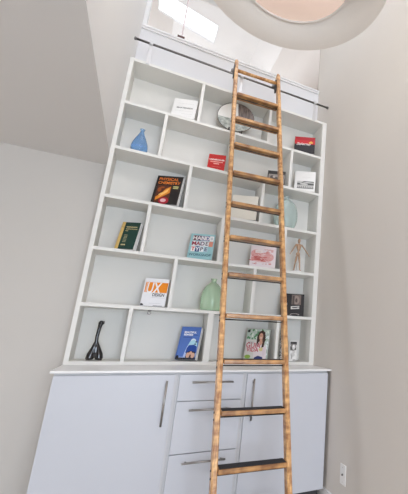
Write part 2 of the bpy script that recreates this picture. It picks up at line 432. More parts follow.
# ------------------------------------------------------------------ books
BOOKS = []
class Book:
    def __init__(self, name, label, r, X, y, rot, lean, w, h, t, cover, group='books standing on the bookcase shelves', cat='book', pages=True, back=None, spine=None, spread=0.):
        self.w, self.h = w, h
        rot, lean = math.radians(rot), math.radians(lean)
        
        zlift = (t + .004) * math.sin(lean) + .0012
        def clamp(bm):
            for v in bm.verts:
                v.co.z = max(v.co.z, (v.co.y * math.sin(lean) - zlift + .0007) / math.cos(lean))
        base = P(X, y, shelf_top(r)); base.z += zlift
        self.o = o = thing(name, label, cat, base, (-lean, 0, -rot), group)
        c = flat(cover)
        ct = .0024
        if pages:
            self.cover = box('front_cover', (-w / 2, 0, 0), (w / 2, ct, h), c, o, .0004, True)
            bm = bmesh.new()
            bm_box(bm, (-w / 2 + .001, ct, .003), (w / 2 - .002, t - ct, h - .003), 0)
            for v in bm.verts:                                       # pages fanned open towards the fore-edge
                if v.co.x > 0 and v.co.y > t / 2: v.co.y += spread * (1 - .55 * v.co.z / h)
            clamp(bm); obj('pages', bm, M['paper'], o, True)
            bm = bmesh.new(); bm_box(bm, (-w / 2, t - ct, 0), (w / 2, t, h), .0004)
            for v in bm.verts: v.co.y += spread * (1 - .55 * v.co.z / h) * max(0, (v.co.x + w / 2) / w)
            clamp(bm); obj('back_cover', bm, flat(back or cover), o, True)
            box('spine', (-w / 2 - .0015, 0, 0), (-w / 2, t, h), flat(spine or cover), o, .0004, True)
        else:
            self.cover = box('panel', (-w / 2, 0, 0), (w / 2, t, h), c, o, .0006, True)
        # folding prop behind, its foot on the shelf
        foot = zlift
        bm = bmesh.new()
        yb = t + spread * .5
        A = [(0.0005, h * .55), (0.004, h * .55), (math.tan(lean) * h * .55 * 2.0 + .004, -foot + math.sin(lean) * .05), (math.tan(lean) * h * .55 * 2.0, -foot + math.sin(lean) * .05)]
        for sx in (0,):
            va = [bm.verts.new((-w * .22, yb + a, z)) for a, z in A]; vb = [bm.verts.new((w * .30, yb + a, z)) for a, z in A]
            bm.faces.new(va); bm.faces.new(list(reversed(vb)))
            for i in range(4): bm.faces.new((va[i], vb[i], vb[(i + 1) % 4], va[(i + 1) % 4]))
        clamp(bm); obj('prop', bm, M['black'], o, True)
        self.layer = 0; self.prints = []; self.letters = []; BOOKS.append(self)
    def art(self, polys, col, name='', rough=.45):
        """flat printed shapes; polygons in cover fractions (u right, v up)"""
        self.layer += 1
        y = -.00012 * self.layer - .0001
        bm = bmesh.new()
        for pl in polys:
            bm_prism(bm, [((u - .5) * self.w, v * self.h) for u, v in pl], y, y + .0001)
        bmesh.ops.recalc_face_normals(bm, faces=bm.faces)
        self.prints.append((bm, flat(col, rough)))
    def text(self, s, u, v, size, col, align='LEFT', shear=0., sx=1., bold=0.):
        self.layer += 1
        cu = bpy.data.curves.new('lettering', 'FONT'); cu.body = s; cu.size = size; cu.align_x = align
        cu.extrude = .00015; cu.shear = shear; cu.offset = bold; cu.resolution_u = 4
        o = bpy.data.objects.new('lettering', cu)
        me = bpy.data.meshes.new_from_object(o)
        bm = bmesh.new(); bm.from_mesh(me)
        m = Matrix.Translation(((u - .5) * self.w, -.00012 * self.layer - .0003, v * self.h)) @ Matrix.Rotation(PI / 2, 4, 'X') @ Matrix.Diagonal((sx, 1, 1, 1))
        bmesh.ops.transform(bm, matrix=m, verts=bm.verts)
        bpy.data.objects.remove(o); bpy.data.curves.remove(cu); bpy.data.meshes.remove(me)
        self.letters.append((bm, flat(col)))
    def finish(self):
        for name, items in (('cover_print', self.prints), ('title_lettering', self.letters)):
            if not items: continue
            me = bpy.data.meshes.new(name); full = bmesh.new(); mats = []
            for bm, m in items:
                if m not in mats: mats.append(m)
                for f in bm.faces: f.material_index = mats.index(m)
                tmp = bpy.data.meshes.new('tmp'); bm.to_mesh(tmp); bm.free(); full.from_mesh(tmp); bpy.data.meshes.remove(tmp)
            full.to_mesh(me); full.free()
            for m in mats: me.materials.append(m)
            o = bpy.data.objects.new(name, me); C.objects.link(o); o.parent = self.cover
def rect(u0, v0, u1, v1): return [(u0, v0), (u1, v0), (u1, v1), (u0, v1)]
def blocks(u0, v0, u1, v1, n):
    """an illegible line of print: n small blocks"""
    w = (u1 - u0) / n
    return [rect(u0 + i * w, v0, u0 + (i + .78) * w, v1) for i in range(n)]
def oval(u, v, a, b, n=18, tilt=0.):
    o = []
    for i in range(n):
        t = 2 * PI * i / n; x, y = a * math.cos(t), b * math.sin(t)
        o.append((u + x * math.cos(tilt) - y * math.sin(tilt), v + x * math.sin(tilt) + y * math.cos(tilt)))
    return o

WHT = (.80, .79, .77)
# row 1
b = Book('book', 'white book with a row of tiny dark letters, in the top left cell', 1, .2492, .020, 20, 10.6, .195, .213, .022, WHT, back=(.10, .09, .08))
b.text('MARTENSEN', .16, .50, .021, (.10, .09, .08), sx=1.12, bold=.0004)
b.art([rect(.20, .76, .86, .768), rect(.12, .37, .88, .376), rect(.42, .22, .86, .228), rect(.55, .12, .86, .126)], (.50, .49, .47), 'small_print')
b = Book('book', 'red and black book with white script, in the top right cell', 1, .8941, .020, 24, 11, .204, .205, .030, (.016, .012, .013), back=(.02, .015, .015), spread=.012)
b.art([rect(0, .56, 1, 1)], (.55, .012, .018)); b.art([rect(0, .80, 1, 1)], (.42, .008, .014))
b.art([oval(.80, .66, .11, .045), oval(.80, .70, .055, .05)], (.85, .50, .10))
b.text('Salerno', .08, .49, .044, (.76, .73, .69), shear=.35, sx=1.05, bold=.0006)
# row 2
b = Book('book', 'small square bright red book with white capitals, left of the ladder', 2, .4333, .020, 17, 10.6, .141, .165, .014, (.50, .018, .016), back=(.42, .015, .015))
b.text('UNDERCOVER', .5, .62, .0195, (.88, .78, .74), 'CENTER', sx=1.0, bold=.0007)
b.art(blocks(.13, .49, .88, .555, 11), (.80, .40, .34), 'small_print')
b.art(blocks(.34, .37, .68, .44, 5), (.80, .44, .38), 'small_print')
b.art([rect(.25, .20, .8, .215)], (.70, .20, .16), 'small_print')
b = Book('book', 'dark book with a grey cover photo, partly behind the right rail of the ladder', 2, .7458, .020, 20, 10.8, .165, .150, .022, (.03, .028, .028), back=(.03, .02, .02))
b.art([rect(.05, .08, .97, .74)], (.30, .27, .25)); b.art([oval(.25, .45, .12, .2), oval(.5, .38, .14, .16), oval(.8, .5, .1, .2)], (.09, .075, .07)); b.art([oval(.36, .55, .07, .08), oval(.66, .5, .08, .09)], (.46, .41, .37))
b = Book('book', 'white book with a black-and-white landscape photo, beside the right side of the bookcase', 2, .9120, .020, 24, 10.9, .202, .232, .020, WHT, back=WHT)
b.art([rect(.12, .12, .93, .50)], (.55, .54, .52)); b.art([rect(.12, .30, .93, .40), [(.30, .40), (.60, .47), (.93, .44), (.93, .49), (.45, .50)]], (.10, .10, .10))
b.art([rect(.12, .12, .93, .17)] + [rect(.15 + .09 * i, .17, .19 + .09 * i, .25) for i in range(9)], (.22, .22, .21)); b.art([oval(.45, .35, .2, .03)], (.70, .69, .67))
b.art([rect(.35, .70, .75, .706)], (.55, .54, .52), 'small_print')
# row 3
b = Book('book', 'thick black chemistry textbook with an orange picture and orange title', 3, .2331, .020, 24, 11.9, .205, .272, .045, (.018, .014, .013), back=(.03, .02, .03), spread=.012)
b.art([rect(.10, .06, .64, .66)], (.10, .025, .010)); b.art([[(.13, .12), (.62, .40), (.60, .62), (.42, .52), (.28, .34), (.12, .24)]], (.72, .24, .025)); b.art([[(.22, .22), (.52, .42), (.56, .56), (.40, .44)], oval(.30, .36, .10, .025, tilt=.5)], (.90, .52, .14))
b.art([oval(.46, .12, .19, .12)], (.35, .012, .025)); b.art([oval(.44, .13, .11, .06)], (.72, .42, .44))
b.art([oval(.20, .5, .07, .08), oval(.3, .58, .08, .03)], (.30, .07, .015))
b.text('PHYSICAL', .08, .835, .036, (.78, .20, .03), sx=.98, bold=.0008); b.text('CHEMISTRY', .08, .70, .036, (.80, .22, .03), sx=.92, bold=.0008)
b.art([rect(.70, .60, .90, .64), rect(.70, .55, .90, .58)], (.55, .50, .20), 'small_print')
b = Book('book', 'plain cream book with a dark edge, behind the ladder treads', 3, .5934, .020, 22, 10.3, .225, .240, .030, (.70, .66, .58), back=(.10, .07, .05))
b.art([rect(.1, .55, .9, .56), rect(.1, .40, .9, .407)], (.60, .56, .48), 'small_print')
# row 4
b = Book('book', 'dark green book with a gold spine strip and small gold lettering', 4, .1135, .020, 26, 12.4, .135, .226, .040, (.012, .045, .034), back=(.015, .012, .014), spine=(.62, .42, .14), spread=.018)
b.art([rect(0, 0, .17, 1)], (.66, .45, .16), 'spine_strip'); b.art([rect(0, .80, .17, .815)], (.20, .12, .04))
b.art(blocks(.28, .80, .88, .835, 12), (.62, .52, .26)); b.art(blocks(.28, .725, .92, .755, 13) + blocks(.28, .655, .44, .685, 3), (.55, .46, .22))
b.art([rect(.30, .50 - .05 * i, .48, .518 - .05 * i) for i in range(6)], (.42, .38, .22), 'small_print'); b.art(blocks(.28, .13, .52, .175, 4), (.66, .56, .28))
b = Book('book', 'pale teal typography workshop book with patchwork letter tiles', 4, .4173, .025, 20, 11.5, .192, .227, .022, (.30, .52, .55), back=(.16, .20, .21))
rows = [('HAND', .755, [(.14, .06, .07), (.10, .05, .10), (.30, .30, .38), (.12, .12, .28), (.82, .80, .78)], (.80, .74, .72)),
        ('MADE', .535, [(.74, .72, .72), (.60, .62, .66), (.76, .70, .74), (.80, .80, .78), (.62, .24, .17)], (.08, .06, .10)),
        ('TYPE', .315, [(.80, .78, .76), (.03, .05, .17), (.80, .80, .82), (.45, .60, .70), (.30, .52, .55)], (.10, .10, .14))]
for s, v, tiles, tc_ in rows:
    for i, tcol in enumerate(tiles):
        if s == 'TYPE' and i == 4: continue
        b.art([rect(.09 + i * .175, v - .03, .255 + i * .175, v + .175)], tcol, 'letter_tile')
    for i, ch in enumerate(s):
        col = (.60, .05, .04) if (s, i) == ('TYPE', 0) else ((.80, .80, .80) if (s, i) == ('TYPE', 1) else ((.30, .02, .04) if (s, i) in (('MADE', 0), ('MADE', 1)) else tc_))
        b.text(ch, .175 + i * .175, v + .005, .047, col, 'CENTER', bold=.0012)
b.art([oval(.875, .825, .05, .06)], (.55, .57, .58))
b.text('WORKSHOP', .5, .12, .030, (.05, .13, .16), 'CENTER', sx=1.02, bold=.0004); b.art([rect(.2, .05, .8, .057)], (.18, .36, .40), 'small_print')
b = Book('book', 'white book with a smudgy red drawing across its cover, seen between two ladder treads', 4, .7174, .028, 17, 10.9, .223, .202, .022, (.74, .66, .68), back=(.05, .04, .04))
rr = random.Random(5)
b.art([oval(.40, .42, .38, .20)], (.72, .46, .46)); b.art([oval(.34, .38, .32, .09), oval(.22, .62, .2, .2), oval(.72, .48, .2, .2)], (.68, .36, .35))
b.art([oval(rr.uniform(.08, .85), rr.uniform(.14, .85), rr.uniform(.03, .10), rr.uniform(.008, .03), 10, rr.uniform(-.5, .5)) for _ in range(46)], (.62, .26, .25))
b.art([oval(rr.uniform(.05, .6), rr.uniform(.28, .48), rr.uniform(.05, .14), rr.uniform(.008, .03), 10, rr.uniform(-.2, .2)) for _ in range(22)], (.56, .13, .12))
b.art([oval(rr.uniform(.3, .9), rr.uniform(.1, .9), rr.uniform(.02, .06), rr.uniform(.004, .010), 8, rr.uniform(-1, 1)) for _ in range(30)], (.76, .66, .67))
b.art([rect(.18, .66, .46, .80)], (.80, .72, .71), 'title_panel'); b.art([rect(.22, .70, .42, .715), rect(.22, .74, .40, .755)], (.62, .50, .50), 'small_print')
# row 5
b = Book('book', 'white book with a bright orange band and large white letters UX', 5, .2576, .028, 15, 11, .170, .217, .020, (.80, .80, .82), back=(.06, .05, .06))
b.art([rect(0.05, .49, .98, .86)], (.80, .25, .015)); b.art([rect(.09, .49, .105, .86)], (.82, .80, .80))
b.text('UX', .10, .47, .118, (.86, .85, .86), sx=.60, shear=.08, bold=.0022); b.text('DESIGN', .40, .355, .034, (.03, .03, .04), sx=.72, bold=.0006)
b.art([rect(.40, .30, .95, .308), rect(.33, .10, .82, .107)], (.45, .45, .48), 'small_print'); b.art([[(0.01, .02), (.13, .02), (.12, .05), (.06, .09), (.01, .08)]], (.02, .02, .03), 'publisher_mark')
b.art([rect(.52, .012, .9, .03)], (.20, .20, .22))
b = Book('book', 'black book with white emblems and a dim portrait, one shelf above the counter', 5, .8962, .035, 18, 10.8, .212, .201, .022, (.014, .012, .013), back=(.02, .018, .018))
b.art([rect(.46, .50, .86, .96)], (.15, .115, .10)); b.art([oval(.66, .72, .14, .2)], (.26, .20, .175)); b.art([oval(.66, .70, .05, .10), rect(.5, .5, .58, .9)], (.07, .05, .045))
b.art([[(.44, .28), (.80, .32), (.80, .45), (.44, .42)]], (.60, .58, .56)); b.art([oval(.60, .365, .12, .025, tilt=.1), rect(.68, .38, .8, .41)], (.02, .02, .02))
b.art([oval(.15, .58, .06, .07), oval(.23, .50, .05, .08), oval(.14, .72, .018, .09)], (.62, .60, .58)); b.art([oval(.15, .58, .03, .04), oval(.23, .5, .025, .04)], (.014, .012, .013)); b.art([oval(.62, .05, .2, .05)], (.34, .30, .28)); b.art([oval(.62, .03, .17, .05)], (.014, .012, .013))
# row 6
b = Book('book', 'blue book with a knitted beanie hat on its cover, standing on the counter', 6, .4176, .030, 30, 13, .154, .249, .045, (.09, .18, .50), back=(.02, .02, .025), spread=.016)
b.art([rect(0, 0, 1, .055)], (.015, .015, .025)); b.art([rect(0, .055, .5, .075)], (.35, .42, .66)); b.art([oval(.08, .07, .075, .05)], (.01, .01, .015))
b.art([[(.36, .07), (.40, .22), (.46, .38), (.56, .52), (.70, .62), (.86, .58), (.96, .40), (.99, .2), (.98, .07)]], (.42, .52, .78))
b.art([oval(.72, .57, .13, .07)], (.66, .76, .82)); b.art([[(.50, .40), (.56, .55), (.76, .60), (.94, .52), (.97, .40)]], (.40, .66, .76)); b.art([rect(.84, .52, .93, .56), oval(.85, .47, .05, .02)], (.03, .05, .12))
b.art([[(.45, .20), (.47, .34), (.55, .43), (.80, .45), (.95, .40), (.98, .20)]], (.015, .06, .30))
b.art([[(.48, .06), (.50, .20), (.65, .26), (.92, .24), (.97, .06)]], (.02, .015, .02)); b.art([oval(.60, .13, .10, .08), oval(.84, .13, .10, .08), oval(.72, .20, .07, .05)], (.66, .40, .29)); b.art([oval(.72, .10, .04, .05)], (.04, .025, .03))
b.text('BEAUTIFUL', .17, .80, .0195, (.82, .84, .88), bold=.0008); b.text('BEANIES', .17, .725, .0195, (.80, .82, .86), bold=.0008); b.art([rect(.6, .735, .92, .748), rect(.17, .66, .62, .675)], (.03, .06, .22), 'small_print')
b = Book('magazine', 'magazine with a smiling long-haired woman and red title, standing on the counter behind the ladder', 6, .7255, .030, 30, 12.5, .195, .262, .014, (.42, .50, .44), back=(.05, .05, .05), cat='magazine', spread=.010)
rr = random.Random(8)
b.art([oval(rr.uniform(.05, .95), rr.uniform(.68, .97), rr.uniform(.03, .09), rr.uniform(.02, .05), 9, rr.uniform(-1, 1)) for _ in range(26)], (.10, .25, .12))
b.art([oval(rr.uniform(.05, .95), rr.uniform(.68, .97), rr.uniform(.02, .05), rr.uniform(.02, .04), 9, rr.uniform(-1, 1)) for _ in range(16)], (.62, .70, .60))
b.art([oval(rr.uniform(.78, .97), rr.uniform(.10, .9), rr.uniform(.02, .05), rr.uniform(.03, .07), 9, rr.uniform(-1, 1)) for _ in range(14)], (.68, .74, .74))
b.art([rect(0, .08, .46, .66)], (.60, .58, .55)); b.art([oval(.07, .93, .06, .05)], (.015, .02, .02))
b.art([[(.42, .02), (.38, .30), (.52, .52), (.78, .52), (.92, .44), (.96, .02)]], (.70, .62, .64))
b.art([[(.48, .46), (.46, .75), (.54, .92), (.66, .97), (.80, .90), (.84, .68), (.80, .44), (.70, .40), (.72, .60), (.56, .60), (.55, .44)]], (.05, .025, .018))
b.art([oval(.635, .76, .085, .115), [(.58, .56), (.60, .68), (.70, .68), (.73, .56), (.66, .46)]], (.55, .30, .21)); b.art([oval(.635, .72, .04, .012)], (.80, .70, .66)); b.art([oval(.60, .79, .015, .008), oval(.67, .79, .015, .008)], (.06, .03, .02))
b.art([[(.42, .0), (.45, .10), (.60, .16), (.80, .12), (.86, .0)]], (.025, .035, .14)); b.art([oval(.70, .36, .10, .06)], (.60, .52, .24)); b.art([oval(.82, .3, .06, .15)], (.66, .56, .60))
b.text('GUIA', .03, .40, .060, (.74, .70, .69), sx=.86, bold=.0035); b.text('GUIA', .03, .40, .060, (.42, .035, .06), sx=.86, bold=.0012); b.text('VIDA', .08, .28, .046, (.72, .66, .66), sx=.95, bold=.003); b.text('VIDA', .08, .28, .046, (.45, .06, .09), sx=.95, bold=.0012)
b.art([rect(.10, .56, .34, .585), rect(.14, .52, .34, .535)], (.34, .34, .34), 'small_print'); b.art([oval(.16, .12, .13, .06)], (.26, .40, .07))
b = Book('picture_card', 'small card with a black-and-white picture, leaning in the bottom right cell on the counter', 6, .9179, .034, 14, 10.8, .066, .171, .006, (.76, .75, .73), cat='card', group=None, pages=False)
b.art([rect(.10, .86, .98, .97)], (.02, .02, .02)); b.art([rect(.10, .80, .98, .86), oval(.5, .68, .42, .17)], (.20, .19, .18)); b.art([oval(.58, .70, .22, .13)], (.66, .65, .63)); b.art([oval(.55, .74, .1, .06)], (.84, .83, .81)); b.art([oval(.22, .62, .12, .1), oval(.80, .60, .1, .06)], (.06, .055, .05))
b.art([oval(.45, .32, .3, .1), oval(.60, .46, .2, .06)], (.58, .56, .54)); b.art([oval(.7, .05, .25, .04), oval(.35, .22, .08, .12)], (.36, .35, .33))

for b in BOOKS: b.finish()

# ------------------------------------------------------------------ vases
def glass_mat(name, col, trans, rough=.06):
    m = mat(name, col, rough, trans=trans, spec=.6, noise=.05, nscale=10, ior=1.3); return m
def vase(name, label, c, prof, m, wall=.0035, group='coloured glass vases on the shelves', neck_from=.0, ncol=None):
    t = thing(name, label, 'vase', c, group=group)
    k = next(i for i, p in enumerate(prof) if p[1] >= neck_from)
    body, neck = prof[:k + 1], prof[k:]
    inner = [(max(r - wall, .002), h) for r, h in reversed(prof)]
    bm = bmesh.new()
    bm_lathe(bm, [(0, 0)] + body, c); bm_lathe(bm, [(max(r - wall, .002), max(h, wall)) for r, h in reversed(body)] + [(0, wall)], c)
    obj('body', bm, m, t)
    bm = bmesh.new(); bm_lathe(bm, neck + [(max(r - wall, .002), h) for r, h in reversed(neck)], c)
    obj('neck', bm, m, t)
    return t
def smooth_prof(keys, n=40):
    """monotone smooth interpolation of (r, h) keys by Catmull-Rom"""
    out = []
    for i in range(len(keys) - 1):
        p0, p1, p2, p3 = keys[max(i - 1, 0)], keys[i], keys[i + 1], keys[min(i + 2, len(keys) - 1)]
        for k in range(6):
            t = k / 6
            out.append(tuple(.5 * (2 * p1[j] + (p2[j] - p0[j]) * t + (2 * p0[j] - 5 * p1[j] + 4 * p2[j] - p3[j]) * t * t + (3 * p1[j] - p0[j] - 3 * p2[j] + p3[j]) * t ** 3) for j in (0, 1)))
    out.append(keys[-1])
    return [(r, max(h, 0)) for r, h in out]
pb = P(.096, .040, shelf_top(2)); pb.z += .0004
vase('glass_vase', 'small blue teardrop glass vase with a thin neck', pb,
     smooth_prof([(.036, 0), (.055, .014), (.0605, .045), (.056, .085), (.040, .130), (.022, .170), (.0145, .192), (.0145, .205), (.019, .216), (.0185, .2185)]), glass_mat('blue_glass', (.48, .70, .95), .85, .04), neck_from=.170)
pm = P(.826, .050, shelf_top(3)); pm.z += .0004
vase('glass_vase', 'pale mint round glass vase behind the right rail of the ladder', pm,
     smooth_prof([(.060, 0), (.085, .012), (.107, .070), (.113, .130), (.107, .185), (.086, .240), (.052, .278), (.026, .296), (.0205, .308), (.0225, .322), (.022, .325)]), glass_mat('mint_glass', (.86, .955, .93), .7, .06), neck_from=.290)
pg = P(.500, .050, shelf_top(5)); pg.z += .0004
vase('glass_vase', 'light green oval glass vase just left of the ladder', pg,
     smooth_prof([(.066, 0), (.080, .008), (.087, .045), (.088, .095), (.082, .140), (.066, .185), (.042, .215), (.024, .230), (.020, .240), (.0225, .254), (.025, .262)]), glass_mat('green_glass', (.82, .98, .80), .7, .06), neck_from=.228)
# speckled tall vase behind the ladder rail
ps = P(.866, .050, .0135); ps.z += .0004
sm, nt, b_ = new_mat('speckled_ceramic')
tc = nt.nodes.new('ShaderNodeTexCoord'); vo = nt.nodes.new('ShaderNodeTexNoise'); vo.inputs['Scale'].default_value = 90; rp = nt.nodes.new('ShaderNodeValToRGB')
rp.color_ramp.interpolation = 'CONSTANT'; rp.color_ramp.elements[0].color = (.05, .045, .04, 1); rp.color_ramp.elements[1].color = (.62, .60, .57, 1); rp.color_ramp.elements[1].position = .5
nt.links.new(tc.outputs['Object'], vo.inputs['Vector']); nt.links.new(vo.outputs['Fac'], rp.inputs['Fac']); nt.links.new(rp.outputs['Color'], b_.inputs['Base Color'])
vase('ceramic_vase', 'slim tall speckled black-and-white vase hidden behind the right rail of the ladder', ps,
     smooth_prof([(.022, 0), (.026, .01), (.029, .10), (.029, .20), (.025, .265), (.018, .29), (.019, .305)]), sm, group=None, neck_from=.262)

# black twin-footed sculpture vase
bl = P(.0855, .045, .0135); bl.z += .004
sc = thing('sculptural_vase', 'glossy black sculptural vase with twin feet and a bent slender neck', 'vase', bl)
bm = bmesh.new()
def stem(pts, r): bm_tube(bm, [Vector((bl.x + x, bl.y, bl.z + z)) for x, z in pts], r, 18)
neck = [(-.006, .125), (-.007, .150), (-.006, .180), (-.004, .210), (-.002, .232), (.000, .244)]
for sg in (-1, 1):
    stem([(sg * .026, .0), (sg * .0275, .012), (sg * .0245, .036), (sg * .0165 - .001, .064), (sg * .009 - .003, .090), (sg * .004 - .005, .108)] + neck,
         [.021, .0245, .0235, .0190, .0155, .0130, .0115, .0110, .0110, .0120, .0135, .0125])
stem([(0, .013), (0, .018), (0, .050), (-.002, .085), (-.005, .110)], [.008, .015, .019, .0165, .012])
stem([(.000, .246), (.005, .252), (.010, .253)], [.0125, .0165, .010])
bmesh.ops.create_icosphere(bm, subdivisions=3, radius=.0175, matrix=Matrix.Translation((bl.x + .001, bl.y, bl.z + .249)))
so = obj('body', bm, mat('black_glaze', (.012, .010, .012), .12, spec=.6, coat=.5, noise=.1), sc)
rm = so.modifiers.new('remesh', 'REMESH'); rm.mode = 'VOXEL'; rm.voxel_size = .0022; rm.use_smooth_shade = True
smd = so.modifiers.new('smooth', 'SMOOTH'); smd.iterations = 3
bm = bmesh.new(); bm_tube(bm, [Vector((bl.x + .009, bl.y - .003, bl.z + .254)), Vector((bl.x + .0195, bl.y - .005, bl.z + .254))], [.0085, .0105], 16)
obj('spout', bm, mat('black_glaze_rim', (.02, .015, .016), .2, coat=.4, noise=.1), sc)

# ------------------------------------------------------------------ round plate on its stand
pc = P(.504, .046, 1.2475)
RP = .094 * S
pm_, nt, b_ = new_mat('plate_glaze')
N = nt.nodes.new; L = nt.links.new
tc = N('ShaderNodeTexCoord'); sx = N('ShaderNodeSeparateXYZ'); L(tc.outputs['Object'], sx.inputs[0])
def mth(op, a, b_v):
    m = N('ShaderNodeMath'); m.operation = op
    for i, v in enumerate((a, b_v)):
        if isinstance(v, (int, float)): m.inputs[i].default_value = v
        else: L(v, m.inputs[i])
    return m.outputs[0]
nz = N('ShaderNodeTexNoise'); nz.inputs['Scale'].default_value = 26; nz.inputs['Detail'].default_value = 6; L(tc.outputs['Object'], nz.inputs['Vector'])
r1 = N('ShaderNodeValToRGB'); r1.color_ramp.elements[0].color = (.22, .24, .21, 1); r1.color_ramp.elements[0].position = .38; r1.color_ramp.elements[1].color = (.52, .54, .49, 1); r1.color_ramp.elements[1].position = .62; L(nz.outputs['Fac'], r1.inputs['Fac'])
mp = N('ShaderNodeMapping'); mp.inputs['Scale'].default_value = (60, 60, 8); L(tc.outputs['Object'], mp.inputs['Vector'])
nw = N('ShaderNodeTexNoise'); nw.inputs['Scale'].default_value = 1.5; L(mp.outputs['Vector'], nw.inputs['Vector'])
r2 = N('ShaderNodeValToRGB'); r2.color_ramp.elements[0].color = (.050, .032, .026, 1); r2.color_ramp.elements[0].position = .35; r2.color_ramp.elements[1].color = (.20, .15, .125, 1); r2.color_ramp.elements[1].position = .65; L(nw.outputs['Fac'], r2.inputs['Fac'])
lower = mth('LESS_THAN', mth('ADD', sx.outputs['Z'], mth('MULTIPLY', sx.outputs['X'], -.02)), -.012)
right = mth('GREATER_THAN', mth('ADD', sx.outputs['X'], mth('MULTIPLY', sx.outputs['Z'], .10)), .022)
m1 = N('ShaderNodeMix'); m1.data_type = 'RGBA'; m1.inputs['A'].default_value = (.78, .76, .72, 1); L(right, m1.inputs['Factor']); L(r2.outputs['Color'], m1.inputs['B'])
m2 = N('ShaderNodeMix'); m2.data_type = 'RGBA'; L(lower, m2.inputs['Factor']); L(m1.outputs['Result'], m2.inputs['A']); L(r1.outputs['Color'], m2.inputs['B'])
L(m2.outputs['Result'], b_.inputs['Base Color']); b_.inputs['Roughness'].default_value = .3
plate = thing('decorative_plate', 'round plate split into white, dark brown and grey marbled fields, upright behind the ladder', 'plate', pc, (math.radians(-9), 0, math.radians(-10)))
bm = bmesh.new()
bm_lathe(bm, [(0, .010), (RP * .55, .008), (RP * .80, .003), (RP * .97, -.004), (RP, -.003), (RP, .001), (RP * .82, .010), (RP * .45, .017), (0, .017)], (0, 0, 0), 64, 'y')
obj('dish', bm, pm_, plate, True)
bm = bmesh.new(); bm_lathe(bm, [(RP * .98, -.0045), (RP + .0015, -.005), (RP + .002, .0), (RP + .0005, .0025), (RP * .98, .001), (RP * .98, -.0045)], (0, 0, 0), 64, 'y')
obj('rim', bm, mat('plate_rim', (.10, .085, .075), .4, noise=.2, nscale=30), plate, True)
st = P(.504, .040, shelf_top(1)); st.z += .0003
pst = thing('plate_stand', 'small black stand with two feet, holding the round plate on the top shelf', 'stand', st)
zb = pc.z - RP
for sx_ in (-.058, .058):
    bm = bmesh.new()
    zc = pc.z - math.sqrt(RP ** 2 - sx_ ** 2)
    bm_tube(bm, [(st.x + sx_, st.y - .046, zc + .004), (st.x + sx_, st.y - .043, zc - .016), (st.x + sx_, st.y + .0, st.z + .018), (st.x + sx_, st.y + .012, st.z + .006)], .0058, 10)
    bm_tube(bm, [(st.x + sx_, st.y - .044, st.z + .006), (st.x + sx_, st.y + .055, st.z + .006)], .006, 10)
    bm_tube(bm, [(st.x + sx_, st.y + .030, st.z + .006), (st.x + sx_, st.y + .050, zc + .10)], .004, 10)
    obj('foot', bm, M['black'], pst)
bm = bmesh.new(); bm_tube(bm, [(st.x - .058, st.y + .045, st.z + .006), (st.x + .058, st.y + .045, st.z + .006)], .0055, 10)
obj('crossbar', bm, M['black'], pst)

# ------------------------------------------------------------------ wooden artist mannequin
WD = wood('mannequin_wood', (.30, .17, .095), (.52, .335, .21), (40, 40, 10), (20, 20, 20), .45)
mb = P(.905, .030, shelf_top(4)); mb.z += .0004
mq = thing('artist_mannequin', 'jointed wooden artist mannequin standing with spread arms', 'mannequin', mb)
def mp_(X, z, dy=0.): return Vector(((.2108 + .983 * (X - .2108)) * S, mb.y + dy, (.150 + .983 * (z - .150) + ZF) * S))
def seg_part(name, pts, rads, parent=mq, m=WD):
    bm = bmesh.new(); bm_tube(bm, pts, rads, 14); return obj(name, bm, m, parent)
def limb(name, a, b, r0, r1):
    a, b = Vector(a), Vector(b)
    seg_part(name, [a, a.lerp(b, .08), a.lerp(b, .4), a.lerp(b, .92), b], [r0 * .5, r0 * .9, r0, r1, r1 * .5])
def joint(p, r):
    bm = bmesh.new(); bmesh.ops.create_icosphere(bm, subdivisions=2, radius=r, matrix=Matrix.Translation(p))
    for f in bm.faces: f.smooth = True
    obj('joint', bm, WD, mq)
bm = bmesh.new(); bm_lathe(bm, [(0, 0), (.038, 0), (.040, .003), (.040, .010), (.037, .013), (0, .013)], mb, 32); obj('base', bm, M['paper'], mq)
bm = bmesh.new(); bm_tube(bm, [mb + Vector((0, .014, .012)), mp_(.917, .562, .014)], .0022, 8); obj('support_rod', bm, M['steel'], mq)
bm = bmesh.new(); bm_lathe(bm, [(0, -.022), (.008, -.019), (.0125, -.006), (.0135, .008), (.010, .019), (0, .023)], mp_(.919, .637), 20); obj('head', bm, WD, mq)
seg_part('neck', [mp_(.919, .618), mp_(.919, .628)], .0048)
bm = bmesh.new()
t = bmesh.new(); bm_lathe(t, [(0, -.034), (.012, -.032), (.018, -.010), (.025, .014), (.026, .024), (.018, .033), (0, .036)], (0, 0, 0), 24)
merge(bm, t, Matrix.Translation(mp_(.919, .600)) @ Matrix.Diagonal((1, .62, 1, 1))); obj('torso', bm, WD, mq)
seg_part('waist', [mp_(.9175, .572), mp_(.918, .585)], .0085)
bm = bmesh.new()
t = bmesh.new(); bm_lathe(t, [(0, -.020), (.010, -.018), (.0205, -.006), (.019, .010), (.012, .018), (0, .019)], (0, 0, 0), 24)
merge(bm, t, Matrix.Translation(mp_(.917, .562)) @ Matrix.Diagonal((1, .7, 1, 1))); obj('pelvis', bm, WD, mq)
for sh, el, wr, hd in (((.9025, .6155), (.8880, .5880), (.8740, .5650), (.8690, .5550)), ((.9355, .6155), (.9560, .5930), (.9760, .5680), (.9830, .5560))):
    joint(mp_(*sh), .0068); limb('upper_arm', mp_(*sh), mp_(*el), .0068, .0055); joint(mp_(*el), .0055)
    limb('forearm', mp_(*el, ), mp_(*wr, -.006), .0058, .0042); limb('hand', mp_(*wr, -.006), mp_(*hd, -.010), .0048, .0036)
fz = shelf_top(4) + .0075
